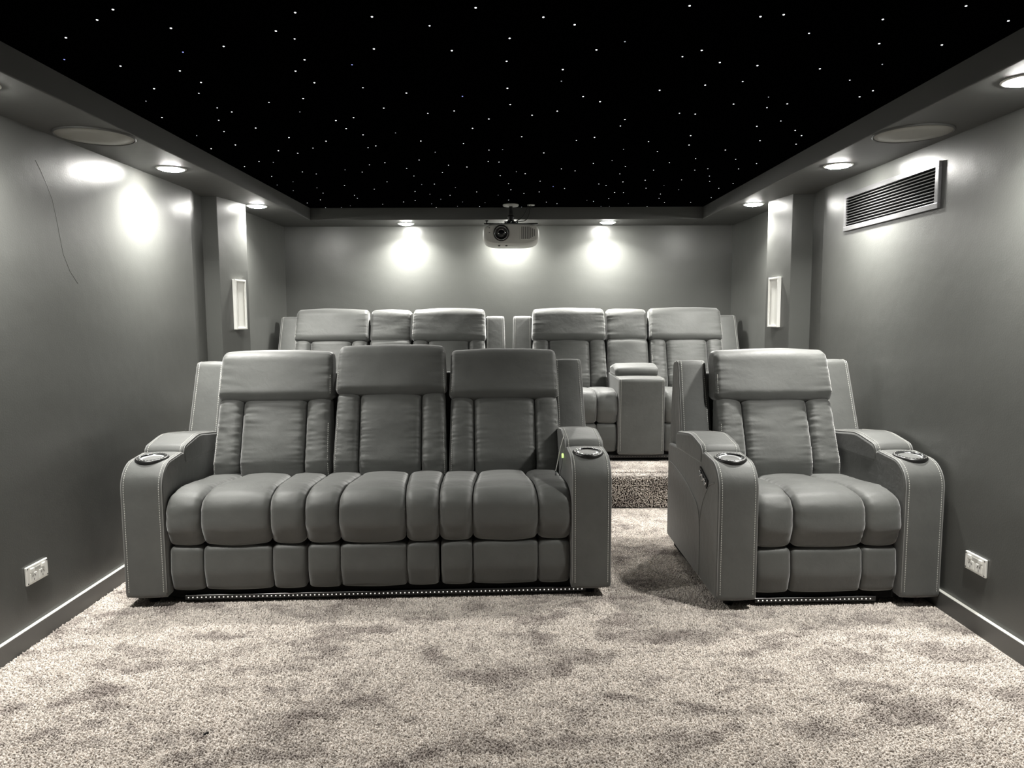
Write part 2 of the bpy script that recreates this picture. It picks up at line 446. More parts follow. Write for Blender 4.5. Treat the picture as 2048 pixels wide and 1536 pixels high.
# ------------------------------------------------------------------ downlights
def downlight(x, y, label, power=1.0):
    r = empty('downlight', (x, y, ZS), 0, label, 'downlight', 'recessed downlights in the soffit')
    lathe('trim_ring', [(.056, 0), (.057, -.004), (.068, -.0045), (.072, -.002), (.072, .0)], M_WHITE, r, 32)
    lathe('diffuser', [(.056, -.002), (.050, -.009), (.03, -.013), (0, -.014)], M_LAMP, r, 24)
    ld = bpy.data.lights.new('lamp', 'AREA')
    ld.shape = 'DISK'
    ld.size = .105
    ld.energy = LAMP_W * power
    ld.color = LAMP_COL
    ld.spread = math.radians(SPREAD_DEG)
    lo = bpy.data.objects.new('lamp', ld)
    lo.location = (0, 0, -.022)
    lo.parent = r
    C.objects.link(lo)
    return r
SPREAD_DEG = 136
LX, RX = -1.735, 1.695
for y, w_ in ((5.0, 'beside the speaker pilaster, farthest along the left soffit'), (3.75, 'beyond the round speaker in the left soffit'), (2.40, 'nearer than the round speaker in the left soffit')):
    downlight(LX, y, 'lit round downlight ' + w_)
for y, w_ in ((5.0, 'beside the speaker pilaster, farthest along the right soffit'), (3.73, 'beyond the round speaker in the right soffit'), (2.40, 'at the frame edge, nearer than the speaker in the right soffit')):
    downlight(RX, y, 'lit round downlight ' + w_)
downlight(-.847, 5.965, 'lit round downlight in the rear soffit left of the projector')
downlight(.02, 6.02, 'lit downlight in the rear soffit hidden behind the projector', .7)
downlight(.816, 5.93, 'lit round downlight in the rear soffit right of the projector')

# ------------------------------------------------------------------ round ceiling speakers
def ceiling_speaker(x, y, label):
    r = empty('ceiling_speaker', (x, y, ZS), 0, label, 'speaker', 'round speakers in the soffit')
    lathe('rim', [(.148, 0), (.148, -.006), (.151, -.008), (.1545, -.006), (.1545, 0)], M_SOFFIT, r, 48)
    lathe('grille', [(.148, -.003), (.146, -.0055), (.08, -.007), (0, -.0075)], M_SPKGRILLE, r, 48)
ceiling_speaker(-1.737, 3.078, 'round flush speaker grille in the left soffit')
ceiling_speaker(1.708, 3.078, 'round flush speaker grille in the right soffit')

# ------------------------------------------------------------------ slim wall speakers on the pilasters
def wall_speaker(A, B, t, label, z0=1.215, z1=1.545, wd=.125):
    A, B = Vector((*A, 0)), Vector((*B, 0))
    d = (B - A).normalized()
    p = A + (B - A) * t
    n = Vector((d.y, -d.x, 0))
    if n.x * p.x > 0: n = -n
    r = empty('wall_speaker', (p.x, p.y, z0), 0, label, 'speaker', 'slim white wall speakers')
    M = Matrix(((d.x, n.x, 0, 0), (d.y, n.y, 0, 0), (0, 0, 1, 0), (0, 0, 0, 1)))
    h = z1 - z0
    bm = bmesh.new()
    f = .012
    bm_box(bm, -wd / 2, -wd / 2 + f, .0005, .024, 0, h, .002, 2, M)
    bm_box(bm, wd / 2 - f, wd / 2, .0005, .024, 0, h, .002, 2, M)
    bm_box(bm, -wd / 2 + f - .001, wd / 2 - f + .001, .0005, .024, 0, f, .002, 2, M)
    bm_box(bm, -wd / 2 + f - .001, wd / 2 - f + .001, .0005, .024, h - f, h, .002, 2, M)
    from_bm('frame', bm, M_WHITE, r)
    box('grille', -wd / 2 + f - .002, wd / 2 - f + .002, .001, .016, f - .002, h - f + .002, M_WHITECLOTH, r, .003, 2, M)
wall_speaker(*PL, .60, 'slim white rectangular speaker on the left pilaster')
wall_speaker(*PR, .56, 'slim white rectangular speaker on the right pilaster')

# ------------------------------------------------------------------ air vent on the right wall
def vent():
    y0, y1, z0, z1 = 3.200, 4.09, 1.765, 1.973
    r = empty('air_vent', (WX, (y0 + y1) / 2, z0), 0, 'long horizontal louvred air vent high on the right wall', 'vent')
    yc = (y0 + y1) / 2
    def bx(name, a, b, c, d, e, f, m, rr=.0):
        return box(name, a - WX, b - WX, c - yc, d - yc, e - z0, f - z0, m, r, rr)
    T = .016
    bm = bmesh.new()
    fw = .026
    for (c, d, e, f) in ((y0, y1, z0, z0 + fw), (y0, y1, z1 - fw, z1), (y0, y0 + fw, z0 + fw - .001, z1 - fw + .001), (y1 - fw, y1, z0 + fw - .001, z1 - fw + .001)):
        bm_box(bm, -T, -.0005, c - yc, d - yc, e - z0, f - z0, .002, 2)
    from_bm('frame', bm, M_VENT, r)
    bx('duct_opening', WX - .003, WX - .0005, y0 + fw, y1 - fw, z0 + fw, z1 - fw, M_MATBLACK)
    n = 10
    pitch = (z1 - z0 - 2 * fw) / (n + .5)
    for i in range(n):
        zc = z0 + fw + pitch * (i + .75)
        M = Matrix.Translation((-.0095, 0, zc - z0)) @ Matrix.Rotation(math.radians(-15), 4, 'Y')
        box('blade', -.0050, .0050, y0 + fw - yc - .001, y1 - fw - yc + .001, -.0021, .0021, M_VENT, r, .0008, 1, M)
vent()

# ------------------------------------------------------------------ power outlets
def outlet(s, y, z, label):
    """double socket, s = -1 on the left wall, +1 on the right wall; local x runs along the wall"""
    r = empty('power_outlet', (s * WX, y, z), 0, label, 'outlet', 'white double power outlets')
    M = Matrix(((0, -s, 0, 0), (-s * -1 * -1, 0, 0, 0), (0, 0, 1, 0), (0, 0, 0, 1)))
    L, Hh = .129, .075
    box('plate', -L / 2, L / 2, .0003, .010, -Hh / 2, Hh / 2, M_WHITE, r, .004, 3, M)
    for sx in (-1, 1):
        box('switch', sx * .034 - .010, sx * .034 + .010, .009, .015, .012, .027, M_WHITE, r, .002, 2, M)
        so = box('socket', sx * .026 - .019, sx * .026 + .019, .009, .0125, -.029, .006, M_WHITE, r, .0025, 2, M)
        bm = bmesh.new()
        for (px, pz, an) in ((-.007, -.003, .5), (.007, -.003, -.5), (0, -.018, 0)):
            Q = M @ Matrix.Translation((sx * .026 + px, .0126, pz - .002)) @ Matrix.Rotation(an, 4, 'Y')
            bm_box(bm, -.0012, .0012, -.0005, .0006, -.0045, .0045, 0, 1, Q)
        from_bm('pin_slots', bm, M_GREYSLOT, so)
    box('label_strip', -.018, .018, .0095, .0112, .013, .025, plain('pale_grey_strip', (.45, .45, .43), .5), r, .0008, 1, M)
    for sx in (-1, 1):
        for sz in (-1, 1):
            bm = bmesh.new()
            bm_lathe(bm, [(.0032, .0101), (.0028, .0112), (0, .0112)], 10, M @ Matrix.Translation((sx * .058, 0, sz * .030)) @ Matrix.Rotation(-PI / 2, 4, 'X'))
            from_bm('screw', bm, M_GREYSLOT, r, True)
outlet(-1, 2.785, .280, 'white double power outlet low on the left wall')
outlet(1, 2.818, .278, 'white double power outlet low on the right wall')

# ------------------------------------------------------------------ projector hanging from the ceiling
def projector():
    X0, X1, Z0, Z1, Y0, Y1 = -.197, .233, 1.827, 1.998, 5.45, 5.76
    r = empty('projector', ((X0 + X1) / 2, (Y0 + Y1) / 2, Z0), 0, 'off-white ceiling mounted projector with a large round lens', 'projector')
    W, Hh, D = X1 - X0, Z1 - Z0, Y1 - Y0
    # body: superellipse front outline swept back
    def outline(sx, sz, n=72, e=3.6):
        o = []
        for k in range(n):
            a = 2 * PI * k / n
            c, s = math.cos(a), math.sin(a)
            o.append((sx * math.copysign(abs(c) ** (2 / e), c), sz * math.copysign(abs(s) ** (2 / e), s)))
        return o
    rows = []
    for y, k, kz in ((0, .90, .80), (.006, .95, .89), (.02, .985, .96), (.05, 1, 1), (D - .05, 1, 1), (D - .01, .97, .96), (D, .93, .9)):
        rows.append([(a, y - D / 2, b + Hh / 2) for a, b in outline(W / 2 * k, Hh / 2 * kz)])
    n = 72
    vs = [v for ro in rows for v in ro]
    fs = [(i * n + k, i * n + (k + 1) % n, (i + 1) * n + (k + 1) % n, (i + 1) * n + k) for i in range(len(rows) - 1) for k in range(n)]
    fs += [tuple(range(n))[::-1], tuple(range((len(rows) - 1) * n, len(rows) * n))]
    b = mesh('body', vs, fs, M_PROJ, r, True)
    b.data.polygons[-1].use_smooth = False; b.data.polygons[-2].use_smooth = False
    # raised front fascia seam
    tube('seam', [(a, -D / 2 + .003, z + Hh / 2 + .004) for a, z in outline(W / 2 * .90, Hh / 2 * .70)], .0012, M_PROJG, b, 6, True)
    F = -D / 2
    L = Matrix.Translation((-.055 - (X0 + X1) / 2, F, .093)) @ Matrix.Rotation(PI / 2, 4, 'X')
    ln = lathe('lens', [(.061, 0), (.061, .010), (.058, .014), (.051, .014), (.049, .008), (.030, .002), (.030, -.004), (0, -.004)], M_BLACK, r, 48, L)
    lathe('lens_ring', [(.0475, .0095), (.0495, .0115), (.0515, .0145), (.0495, .0150)], M_CHROME, ln, 48, L)
    lathe('lens_ring', [(.027, .003), (.028, .0045), (.0295, .004)], M_CHROME, ln, 48, L)
    lathe('lens_glass', [(.027, .001), (.02, .005), (.01, .0075), (0, .008)], M_GLASS, ln, 32, L)
    gx = .16 - (X0 + X1) / 2 - .0
    box('exhaust_panel', gx - .075, gx + .052, F - .003, F + .004, .042, .148, M_PROJ, r, .003, 2)
    for i in range(8):
        x = gx - .060 + i * .0135
        hh = .046 if i < 5 else .046 - (i - 4) * .007
        bl = box('vent_slot', x - .0032, x + .0032, F - .0045, F - .001, .095 - hh, .095 + hh, M_PROJG, r, .001, 1)
    for (x, z) in ((-.163, .133), (-.163, .098)):  # small dark dots standing in for the brand marks
        box('brand_mark', x - .005, x + .005, F - .0015, F + .003, z - .0035, z + .0035, M_PROJG, r, .001, 1)
    for x in (-.09, -.035):
        box('front_foot', x - .008, x + .008, F + .012, F + .03, -.004, .006, M_PROJG, r, .002, 1)
    # mount: spider plate, arms, pole, ceiling flange
    zt = Hh
    m = lathe('mount_pole', [(.0, zt + .014), (.014, zt + .014), (.014, ZC - Z0 - .006), (0, ZC - Z0 - .006)], M_BLACK, r, 16)
    lathe('swivel_joint', [(0, zt + .012), (.026, zt + .012), (.028, zt + .03), (.02, zt + .045), (.026, zt + .052), (.026, zt + .07), (.014, zt + .08), (0, zt + .08)], M_BLACK, m, 20)
    lathe('ceiling_flange', [(0, ZC - Z0 - .016), (.058, ZC - Z0 - .014), (.062, ZC - Z0 - .008), (.062, ZC - Z0 - .0005), (0, ZC - Z0 - .0005)], M_WHITE, m, 32)
    box('mount_plate', -.205, .205, F + .06, F + .085, zt - .004, zt + .004, M_BLACK, r, .001, 1)
    box('mount_plate', -.05, .055, F + .03, F + .22, zt + .004, zt + .015, M_BLACK, r, .002, 1)
    lathe('mount_knob', [(0, zt), (.004, zt), (.004, zt + .018), (.013, zt + .019), (.013, zt + .026), (0, zt + .026)], M_BLACK, r, 14, Matrix.Translation((-.185, F + .072, 0)))
    for x, y in ((-.035, F + .04), (.04, F + .04), (0, F + .035)):
        bm = bmesh.new()
        bm_lathe(bm, [(.0065, 0), (.006, .003), (0, .004)], 10, Matrix.Translation((x, y - .012, zt + .008)) @ Matrix.Rotation(PI / 2, 4, 'X'))
        from_bm('bolt_head', bm, M_CHROME, r, True)
    # cables looping to a small ceiling outlet
    xo = .175 - (X0 + X1) / 2
    for k, (dx, sg) in enumerate(((0, .05), (.02, .085))):
        pts = []
        A = Vector((.03, F + .16, zt + .02)); B = Vector((xo - .02 + dx, F + .17, ZC - Z0 - .004))
        for i in range(15):
            t = i / 14
            p = A.lerp(B, t); p.z -= sg * .8 * math.sin(PI * t) * (t ** .5); p.x += .02 * math.sin(PI * t) * k
            pts.append(p)
        tube('cable', pts, .0035, M_BLACK, r, 8)
    lathe('cable_outlet', [(0, ZC - Z0 - .006), (.028, ZC - Z0 - .006), (.03, ZC - Z0 - .0005), (0, ZC - Z0 - .0005)], M_WHITE, r, 24, Matrix.Translation((xo, F + .17, 0)))
projector()

# ------------------------------------------------------------------ upholstery
def fillet_loop(pts, ds=.008):
    """pts = [(y, z, r)] counter-clockwise or clockwise; returns resampled points and outward normals"""
    n = len(pts)
    out = []
    for i in range(n):
        p0, p1, p2 = [Vector((q[0], q[1])) for q in (pts[i - 1], pts[i], pts[(i + 1) % n])]
        r = pts[i][2]
        a, b = (p0 - p1), (p2 - p1)
        la, lb = a.length, b.length
        a.normalize(); b.normalize()
        ang = math.acos(max(-1, min(1, a.dot(b))))
        if r < 1e-5 or ang > 3.12:
            out.append(p1); continue
        t = min(r / math.tan(ang / 2), la * .48, lb * .48)
        A, B = p1 + a * t, p1 + b * t
        k = max(3, int((PI - ang) / .14))
        rr = t * math.tan(ang / 2)
        c = p1 + (a + b).normalized() * (rr / math.sin(ang / 2))
        va, vb = A - c, B - c
        th = va.angle(vb) if va.length > 1e-9 else 0
        for j in range(k + 1):
            u = j / k
            if th < 1e-6: out.append(A); break
            out.append(c + (va * math.sin((1 - u) * th) + vb * math.sin(u * th)) / math.sin(th))
    L = [0.0]
    m = len(out)
    for i in range(m):
        L.append(L[-1] + (out[(i + 1) % m] - out[i]).length)
    N = max(24, int(L[-1] / ds))
    res, j = [], 0
    for i in range(N):
        s = L[-1] * i / N
        while L[j + 1] < s: j += 1
        d = L[j + 1] - L[j]
        res.append(out[j].lerp(out[(j + 1) % m], (s - L[j]) / d if d > 0 else 0))
    area = sum(res[i].x * res[(i + 1) % N].y - res[(i + 1) % N].x * res[i].y for i in range(N))
    nor = []
    for i in range(N):
        t = (res[(i + 1) % N] - res[i - 1]).normalized()
        q = Vector((t.y, -t.x))
        nor.append(q if area > 0 else -q)
    # smooth normals a little so that offsets stay clean at tight corners
    for _ in range(2):
        nor = [(nor[i - 1] + nor[i] * 2 + nor[(i + 1) % N]).normalized() for i in range(N)]
    return res, nor, L[-1]

class Pad:
    """an upholstered piece: a closed side outline (y, z) swept across x, its ends rounded over and puckered"""
    def __init__(s, name, prof, xa, xb, mat, parent, r=.02, rx=None, bulge=.0, ds=.009, nx=8, wr=0.0, wl=.022, wf=85, und=.0015, seed=0, skew=None):
        s.r, s.rx, s.bulge = r, (rx or r), bulge
        s.xa = xa if callable(xa) else (lambda y, z, v=xa: v)
        s.xb = xb if callable(xb) else (lambda y, z, v=xb: v)
        s.loop, s.nor, s.len = fillet_loop(prof, ds)
        N = len(s.loop)
        K = 5
        cols = []
        for k in range(K + 1):
            th = PI / 2 * k / K
            cols.append(('a', 1 - math.cos(th), 1 - math.sin(th)))
        for k in range(1, nx):
            cols.append(('m', k / nx, 0))
        for k in range(K, -1, -1):
            th = PI / 2 * k / K
            cols.append(('b', 1 - math.cos(th), 1 - math.sin(th)))
        vs = []
        for kind, t, ins in cols:
            for i in range(N):
                p, n = s.loop[i], s.nor[i]
                a, b = s.xa(p.x, p.y), s.xb(p.x, p.y)
                if kind == 'a': x = a + s.rx * t
                elif kind == 'b': x = b - s.rx * t
                else: x = a + s.rx + (b - a - 2 * s.rx) * t
                u = (x - (a + b) / 2) / max((b - a) / 2, 1e-4)
                off = -s.r * ins + s.bulge * (1 - u * u)
                d = min(x - a, b - x)
                if wr:
                    side = 0 if x < (a + b) / 2 else 50
                    sp = s.len * i / N
                    w_ = noise.noise(Vector((sp * wf, side + seed * 7.3, d * 9)))
                    w2 = noise.noise(Vector((sp * wf * .37 + d * 6, side + seed * 3.1 + 20, d * 5)))
                    off += wr * .75 * math.exp(-d / wl) * min(1, d / .006 + .25) * w_ + wr * .45 * math.exp(-d / (wl * 2.6)) * w2
                if und:
                    off += und * noise.noise(Vector((x * 7 + seed, p.x * 7, p.y * 7)))
                vs.append((x, p.x + n.x * off, p.y + n.y * off))
        fs = []
        M = len(cols)
        for c in range(M - 1):
            for i in range(N):
                fs.append((c * N + i, c * N + (i + 1) % N, (c + 1) * N + (i + 1) % N, (c + 1) * N + i))
        fs.append(tuple(range(N))); fs.append(tuple(range((M - 1) * N, M * N)))
        me = bpy.data.meshes.new(name)
        me.from_pydata(vs, [], fs)
        bm = bmesh.new(); bm.from_mesh(me)
        bmesh.ops.recalc_face_normals(bm, faces=bm.faces)
        bm.to_mesh(me); bm.free()
        s.ob = link(name, me, mat, parent, True)
        me.polygons[len(fs) - 1].use_smooth = False
        me.polygons[len(fs) - 2].use_smooth = False

    def path(s, x_off, side, pred, lift=.0005):
        """points on the surface x_off in from one end, for the run of the outline where pred(y, z) holds"""
        N = len(s.loop)
        ok = [pred(p.x, p.y) for p in s.loop]
        st = next((i for i in range(N) if ok[i] and not ok[i - 1]), 0)
        out = []
        for k in range(N):
            i = (st + k) % N
            if not ok[i]: break
            p, n = s.loop[i], s.nor[i]
            a, b = s.xa(p.x, p.y), s.xb(p.x, p.y)
            x = a + x_off if side < 0 else b - x_off
            t = min(1.0, x_off / s.rx)
            ins = 1 - math.sin(math.acos(max(-1, min(1, 1 - t))))
            u = (x - (a + b) / 2) / max((b - a) / 2, 1e-4)
            off = -s.r * ins + s.bulge * (1 - u * u) + lift
            out.append(Vector((x, p.x + n.x * off, p.y + n.y * off)))
        return out

def stitches(paths, parent, name='stitching', pitch=.0105, ln=.0066, w_=.0011):
    for pts in paths:
        if len(pts) < 2: continue
        bm = bmesh.new()
        s = pitch / 2
        L = [0.0]
        for a, b in zip(pts, pts[1:]): L.append(L[-1] + (b - a).length)
        def at(s):
            j = 0
            while j < len(L) - 2 and L[j + 1] < s: j += 1
            d = L[j + 1] - L[j]
            return pts[j].lerp(pts[j + 1], (s - L[j]) / d if d > 0 else 0)
        while s + ln < L[-1]:
            a, b = at(s), at(s + ln)
            t = (b - a).normalized()
            q = Vector((1, 0, 0)); q = (q - t * q.dot(t)).normalized(); u = t.cross(q)
            vv = []
            for p in (a, b):
                for sx, su in ((-1, -1), (1, -1), (1, 1), (-1, 1)):
                    vv.append(bm.verts.new(p + q * w_ * sx + u * w_ * su))
            for f in ((0, 1, 2, 3), (4, 5, 6, 7), (0, 1, 5, 4), (1, 2, 6, 5), (2, 3, 7, 6), (3, 0, 4, 7)):
                bm.faces.new([vv[i] for i in f])
            s += pitch
        from_bm(name, bm, M_STITCH, parent)['kind'] = 'stuff'

def piping(paths, parent, rad=.0022, mat=None):
    for p in paths:
        if len(p) > 1:
            bm = bmesh.new()
            bm_tube(bm, p[::2] if len(p) > 12 else p, rad, 6)
            from_bm('piping', bm, mat or M_PIPING, parent, True)

ARM_PROF = [(.0, .052, .012), (.0, .648, .115), (.245, .668, .02), (.262, .618, .015), (.66, .610, .05), (.86, .60, .02), (.865, .085, .02)]
LID_PROF = [(.246, .606, .02), (.238, .690, .055), (.43, .724, .30), (.70, .690, .03), (.70, .60, .02)]
WING_PROF = [(.60, .50, .02), (.80, 1.055, .030), (.90, 1.045, .025), (.89, .075, .02), (.66, .075, .02)]

def arm(root, xa, xb, outer, seed, controls=True):
    """one whole side of the recliner: padded arm with lid and cup holder; outer = -1 / +1 side facing away from the seats"""
    a = Pad('armrest', ARM_PROF, xa, xb, M_LEATHER, root, r=.010, bulge=.004, ds=.010, nx=6, wr=.0008, seed=seed)
    lid = Pad('armrest_lid', LID_PROF, xa - .003, xb + .003, M_LEATHER, root, r=.016, rx=.014, bulge=.004, ds=.009, nx=6, wr=.0015, seed=seed + 1)
    front = lambda y, z: (y < .238 and z > .07) and not (y > .12 and z < .5)
    st = [a.path(.0165, sd, front) for sd in (-1, 1)]
    stitches(st, a.ob)
    piping([a.path(.0045, sd, front, .0) for sd in (-1, 1)], a.ob, .0026)
    top = lambda y, z: y < .68 and z > .625
    stitches([lid.path(.020, sd, top) for sd in (-1, 1)], lid.ob)
    piping([lid.path(.005, sd, top, .0) for sd in (-1, 1)], lid.ob, .0026)
    # cup holder
    xc = (xa + xb) / 2
    T = Matrix.Translation((xc, .122, .6565)) @ Matrix.Rotation(math.radians(5.0), 4, 'X')
    ring = lathe('cup_holder', [(.052, -.004), (.052, .006), (.056, .0115), (.063, .0125), (.069, .0105), (.072, .004), (.072, -.006)], M_BLACK, root, 40, T)
    lathe('cup_well', [(.052, .006), (.049, .0055), (.040, .0045), (.02, .004), (0, .004)], M_ALU, ring, 36, T)
    lathe('chrome_rim', [(.0505, .0085), (.053, .0115), (.0555, .0125), (.0535, .009)], M_CHROME, ring, 40, T)
    bm = bmesh.new()
    for k in range(28):
        an = 2 * PI * k / 28
        bm_lathe(bm, [(.0016, 0), (.0014, .0008), (0, .001)], 6, T @ Matrix.Translation((.0645 * math.cos(an), .0645 * math.sin(an), .0118)))
    from_bm('led_dots', bm, M_LED, ring)['kind'] = 'stuff'
    # curved seams and controls on the outer side
    xo = xa if outer < 0 else xb
    e = -.0012 if outer < 0 else .0012
    cur = [(.86, .50), (.78, .505), (.66, .495), (.50, .468), (.36, .425), (.30, .395), (.272, .350), (.262, .30), (.258, .22), (.255, .075)]
    pts = smooth_path([(xo + e, y, z) for y, z in cur])
    up_ = smooth_path([(xo + e, y, z) for y, z in ((.268, .33), (.235, .41), (.19, .475), (.13, .535), (.055, .565))])
    piping([pts, up_], a.ob, .0022)
    if controls:
        sgn = -1 if outer < 0 else 1
        Q = Matrix.Translation((xo + e, .205, .556)) @ Matrix.Rotation(math.radians(20), 4, 'X')
        cp = box('control_panel', -.006, .006, -.062, .062, -.022, .022, M_BLACK, root, .003, 3, Q)
        for yy in (-.037, 0, .037):
            P_ = Q @ Matrix.Translation((sgn * .0055, yy, 0)) @ Matrix.Rotation(PI / 2 * sgn, 4, 'Y')
            lathe('control_button', [(.0155, 0), (.0155, .004), (.0125, .006), (.0105, .004), (0, .004)], M_CHROME, cp, 20, P_)

def smooth_path(p, n=6):
    p = [Vector(q) for q in p]
    out = []
    for i in range(len(p) - 1):
        a, b, c, d = p[max(i - 1, 0)], p[i], p[i + 1], p[min(i + 2, len(p) - 1)]
        for k in range(n):
            t = k / n
            out.append(.5 * ((2 * b) + (c - a) * t + (2 * a - 5 * b + 4 * c - d) * t * t + (3 * b - a - 3 * c + d) * t ** 3))
    out.append(p[-1])
    return out

def wing(root, xa, xb, outer, seed):
    xf = (lambda y, z: xa + .012 + .03 * max(0, z - .62)) if outer < 0 else xa
    xg = (lambda y, z: xb - .012 - .03 * max(0, z - .62)) if outer > 0 else xb
    w_ = Pad('side_wing', WING_PROF, xf, xg, M_LEATHER, root, r=.012, bulge=.004, ds=.012, nx=5, wr=.0008, seed=seed)
    fr = lambda y, z: z > .66 and y < .60 + (z - .50) * .36 + .03 and z < 1.06
    fr2 = lambda y, z: z > .66 and y < .86 and not (y > .80 and z < 1.0)
    stitches([w_.path(.017, outer, fr2), w_.path(.017, -outer, fr2)], w_.ob)
    piping([w_.path(.004, outer, fr2, .0)], w_.ob, .0024)

SEAT_PROF = [(.035, .282, .03), (-.002, .372, .08), (.012, .498, .085), (.16, .520, .25), (.62, .480, .04), (.64, .36, .03), (.54, .29, .03)]
FOOT_PROF = [(.040, .072, .012), (.018, .16, .10), (.028, .272, .022), (.13, .272, .02), (.13, .072, .02)]
BACK_PROF = [(.520, .440, .04), (.512, .55, .12), (.630, .862, .045), (.72, .872, .02), (.68, .46, .03)]
HEAD_PROF = [(.606, .856, .045), (.702, 1.116, .070), (.812, 1.102, .035), (.765, .85, .03)]

def split3(a, b, k0, k1, taper=0.0):
    w_ = b - a
    return a + w_ * k0, a + w_ * k1

def seat_unit(root, a, b, seed, ks=(.25, .75), kb=(.23, .77), dz=0.0, bs=0.0, bw=0.0):
    g = .0015
    # seat cushion: centre panel with two side bolsters
    s0, s1 = a + (b - a) * ks[0], a + (b - a) * ks[1]
    tp = .028
    f0 = lambda y, z: s0 + tp * min(1, max(0, y) / .5)
    f1 = lambda y, z: s1 - tp * min(1, max(0, y) / .5)
    c = Pad('seat_cushion', SEAT_PROF, lambda y, z: f0(y, z) + g, lambda y, z: f1(y, z) - g, M_LEATHER, root, r=.020, rx=.028, bulge=.012, nx=12, wr=.006, seed=seed, und=.003)
    Pad('side_bolster', SEAT_PROF, a + g, lambda y, z: f0(y, z) - g, M_LEATHER, c.ob, r=.022, rx=.032, bulge=.008, nx=8, wr=.0065, seed=seed + 1, und=.003)
    Pad('side_bolster', SEAT_PROF, lambda y, z: f1(y, z) + g, b - g, M_LEATHER, c.ob, r=.022, rx=.032, bulge=.008, nx=8, wr=.0065, seed=seed + 2, und=.003)
    # cross seam where the top panel meets the front roll
    pth = c.path(.03, -1, lambda y, z: .17 < y < .20 and z > .45, .0)
    # footrest
    c = Pad('footrest', FOOT_PROF, s0 + g, s1 - g, M_LEATHER, root, r=.014, rx=.02, bulge=.006, nx=8, wr=.0025, seed=seed + 3, und=.002)
    Pad('side_panel', FOOT_PROF, a + .006, s0 - g, M_LEATHER, c.ob, r=.014, rx=.02, bulge=.005, nx=5, wr=.0025, seed=seed + 4, und=.002)
    Pad('side_panel', FOOT_PROF, s1 + g, b - .006, M_LEATHER, c.ob, r=.014, rx=.02, bulge=.005, nx=5, wr=.0025, seed=seed + 5, und=.002)
    # backrest
    a, b = a + bs - bw, b + bs + bw
    b0, b1 = a + (b - a) * kb[0], a + (b - a) * kb[1]
    BP = [(y, z + dz * (z > .8), r) for y, z, r in BACK_PROF]
    ins = lambda y, z: .004 + .012 * max(0, z - .45) / .42     # the back narrows a little towards the top
    c = Pad('backrest', BP, b0 + g, b1 - g, M_LEATHER, root, r=.026, rx=.036, bulge=.010, nx=10, wr=.009, wl=.03, ds=.006, seed=seed + 6, und=.004)
    l = Pad('back_bolster', BP, lambda y, z: a + ins(y, z), b0 - g, M_LEATHER, c.ob, r=.024, rx=.034, bulge=.008, nx=6, wr=.009, wl=.025, ds=.006, seed=seed + 7, und=.004)
    r_ = Pad('back_bolster', BP, b1 + g, lambda y, z: b - ins(y, z), M_LEATHER, c.ob, r=.024, rx=.034, bulge=.008, nx=6, wr=.009, wl=.025, ds=.006, seed=seed + 8, und=.004)
    bf = lambda y, z: .47 < z < .85 and y < .59
    stitches([l.path(.012, -1, bf, .001), r_.path(.012, 1, bf, .001)], c.ob, w_=.0009)
    # headrest
    HP = [(y, z + dz, r) for y, z, r in HEAD_PROF]
    h = Pad('headrest', HP, lambda y, z: a + .006 + .010 * max(0, z - .86) / .26, lambda y, z: b - .006 - .010 * max(0, z - .86) / .26, M_LEATHER, root, r=.026, rx=.030, bulge=.012, nx=14, wr=.008, wl=.025, ds=.006, seed=seed + 9, und=.004)
    hf = lambda y, z: .885 < z < 1.115 + dz and y < .66
    stitches([h.path(.011, -1, hf, .001), h.path(.011, 1, hf, .001)], h.ob, w_=.0009)

def console_unit(root, a, b, seed):
    g = .002
    body = Pad('console_box', [(.0, .055, .01), (-.002, .605, .02), (.54, .612, .02), (.54, .055, .02)], a + g, b - g, M_LEATHER, root, r=.008, bulge=.004, nx=6, wr=.0008, seed=seed)
    fr = lambda y, z: y < .30 and z > .07 and not (y > .02 and z < .5)
    piping([body.path(.004, -1, fr, 0), body.path(.004, 1, fr, 0)], body.ob, .0022)
    stitches([body.path(.016, -1, fr), body.path(.016, 1, fr)], body.ob, w_=.0009)
    Pad('console_lid', [(.20, .606, .02), (.190, .665, .045), (.32, .695, .10), (.50, .670, .04), (.50, .606, .02)], a + .004, b - .004, M_LEATHER, root, r=.022, rx=.030, bulge=.006, nx=8, wr=.0012, seed=seed + 1)
    Pad('backrest', BACK_PROF, a + .008, b - .008, M_LEATHER, root, r=.022, rx=.03, bulge=.012, nx=8, wr=.005, seed=seed + 2, und=.004)
    Pad('headrest', [(y + .018, z - .008, r) for y, z, r in HEAD_PROF], a + .006, b - .006, M_LEATHER, root, r=.024, rx=.03, bulge=.010, nx=8, wr=.007, wl=.05, seed=seed + 3, und=.005)

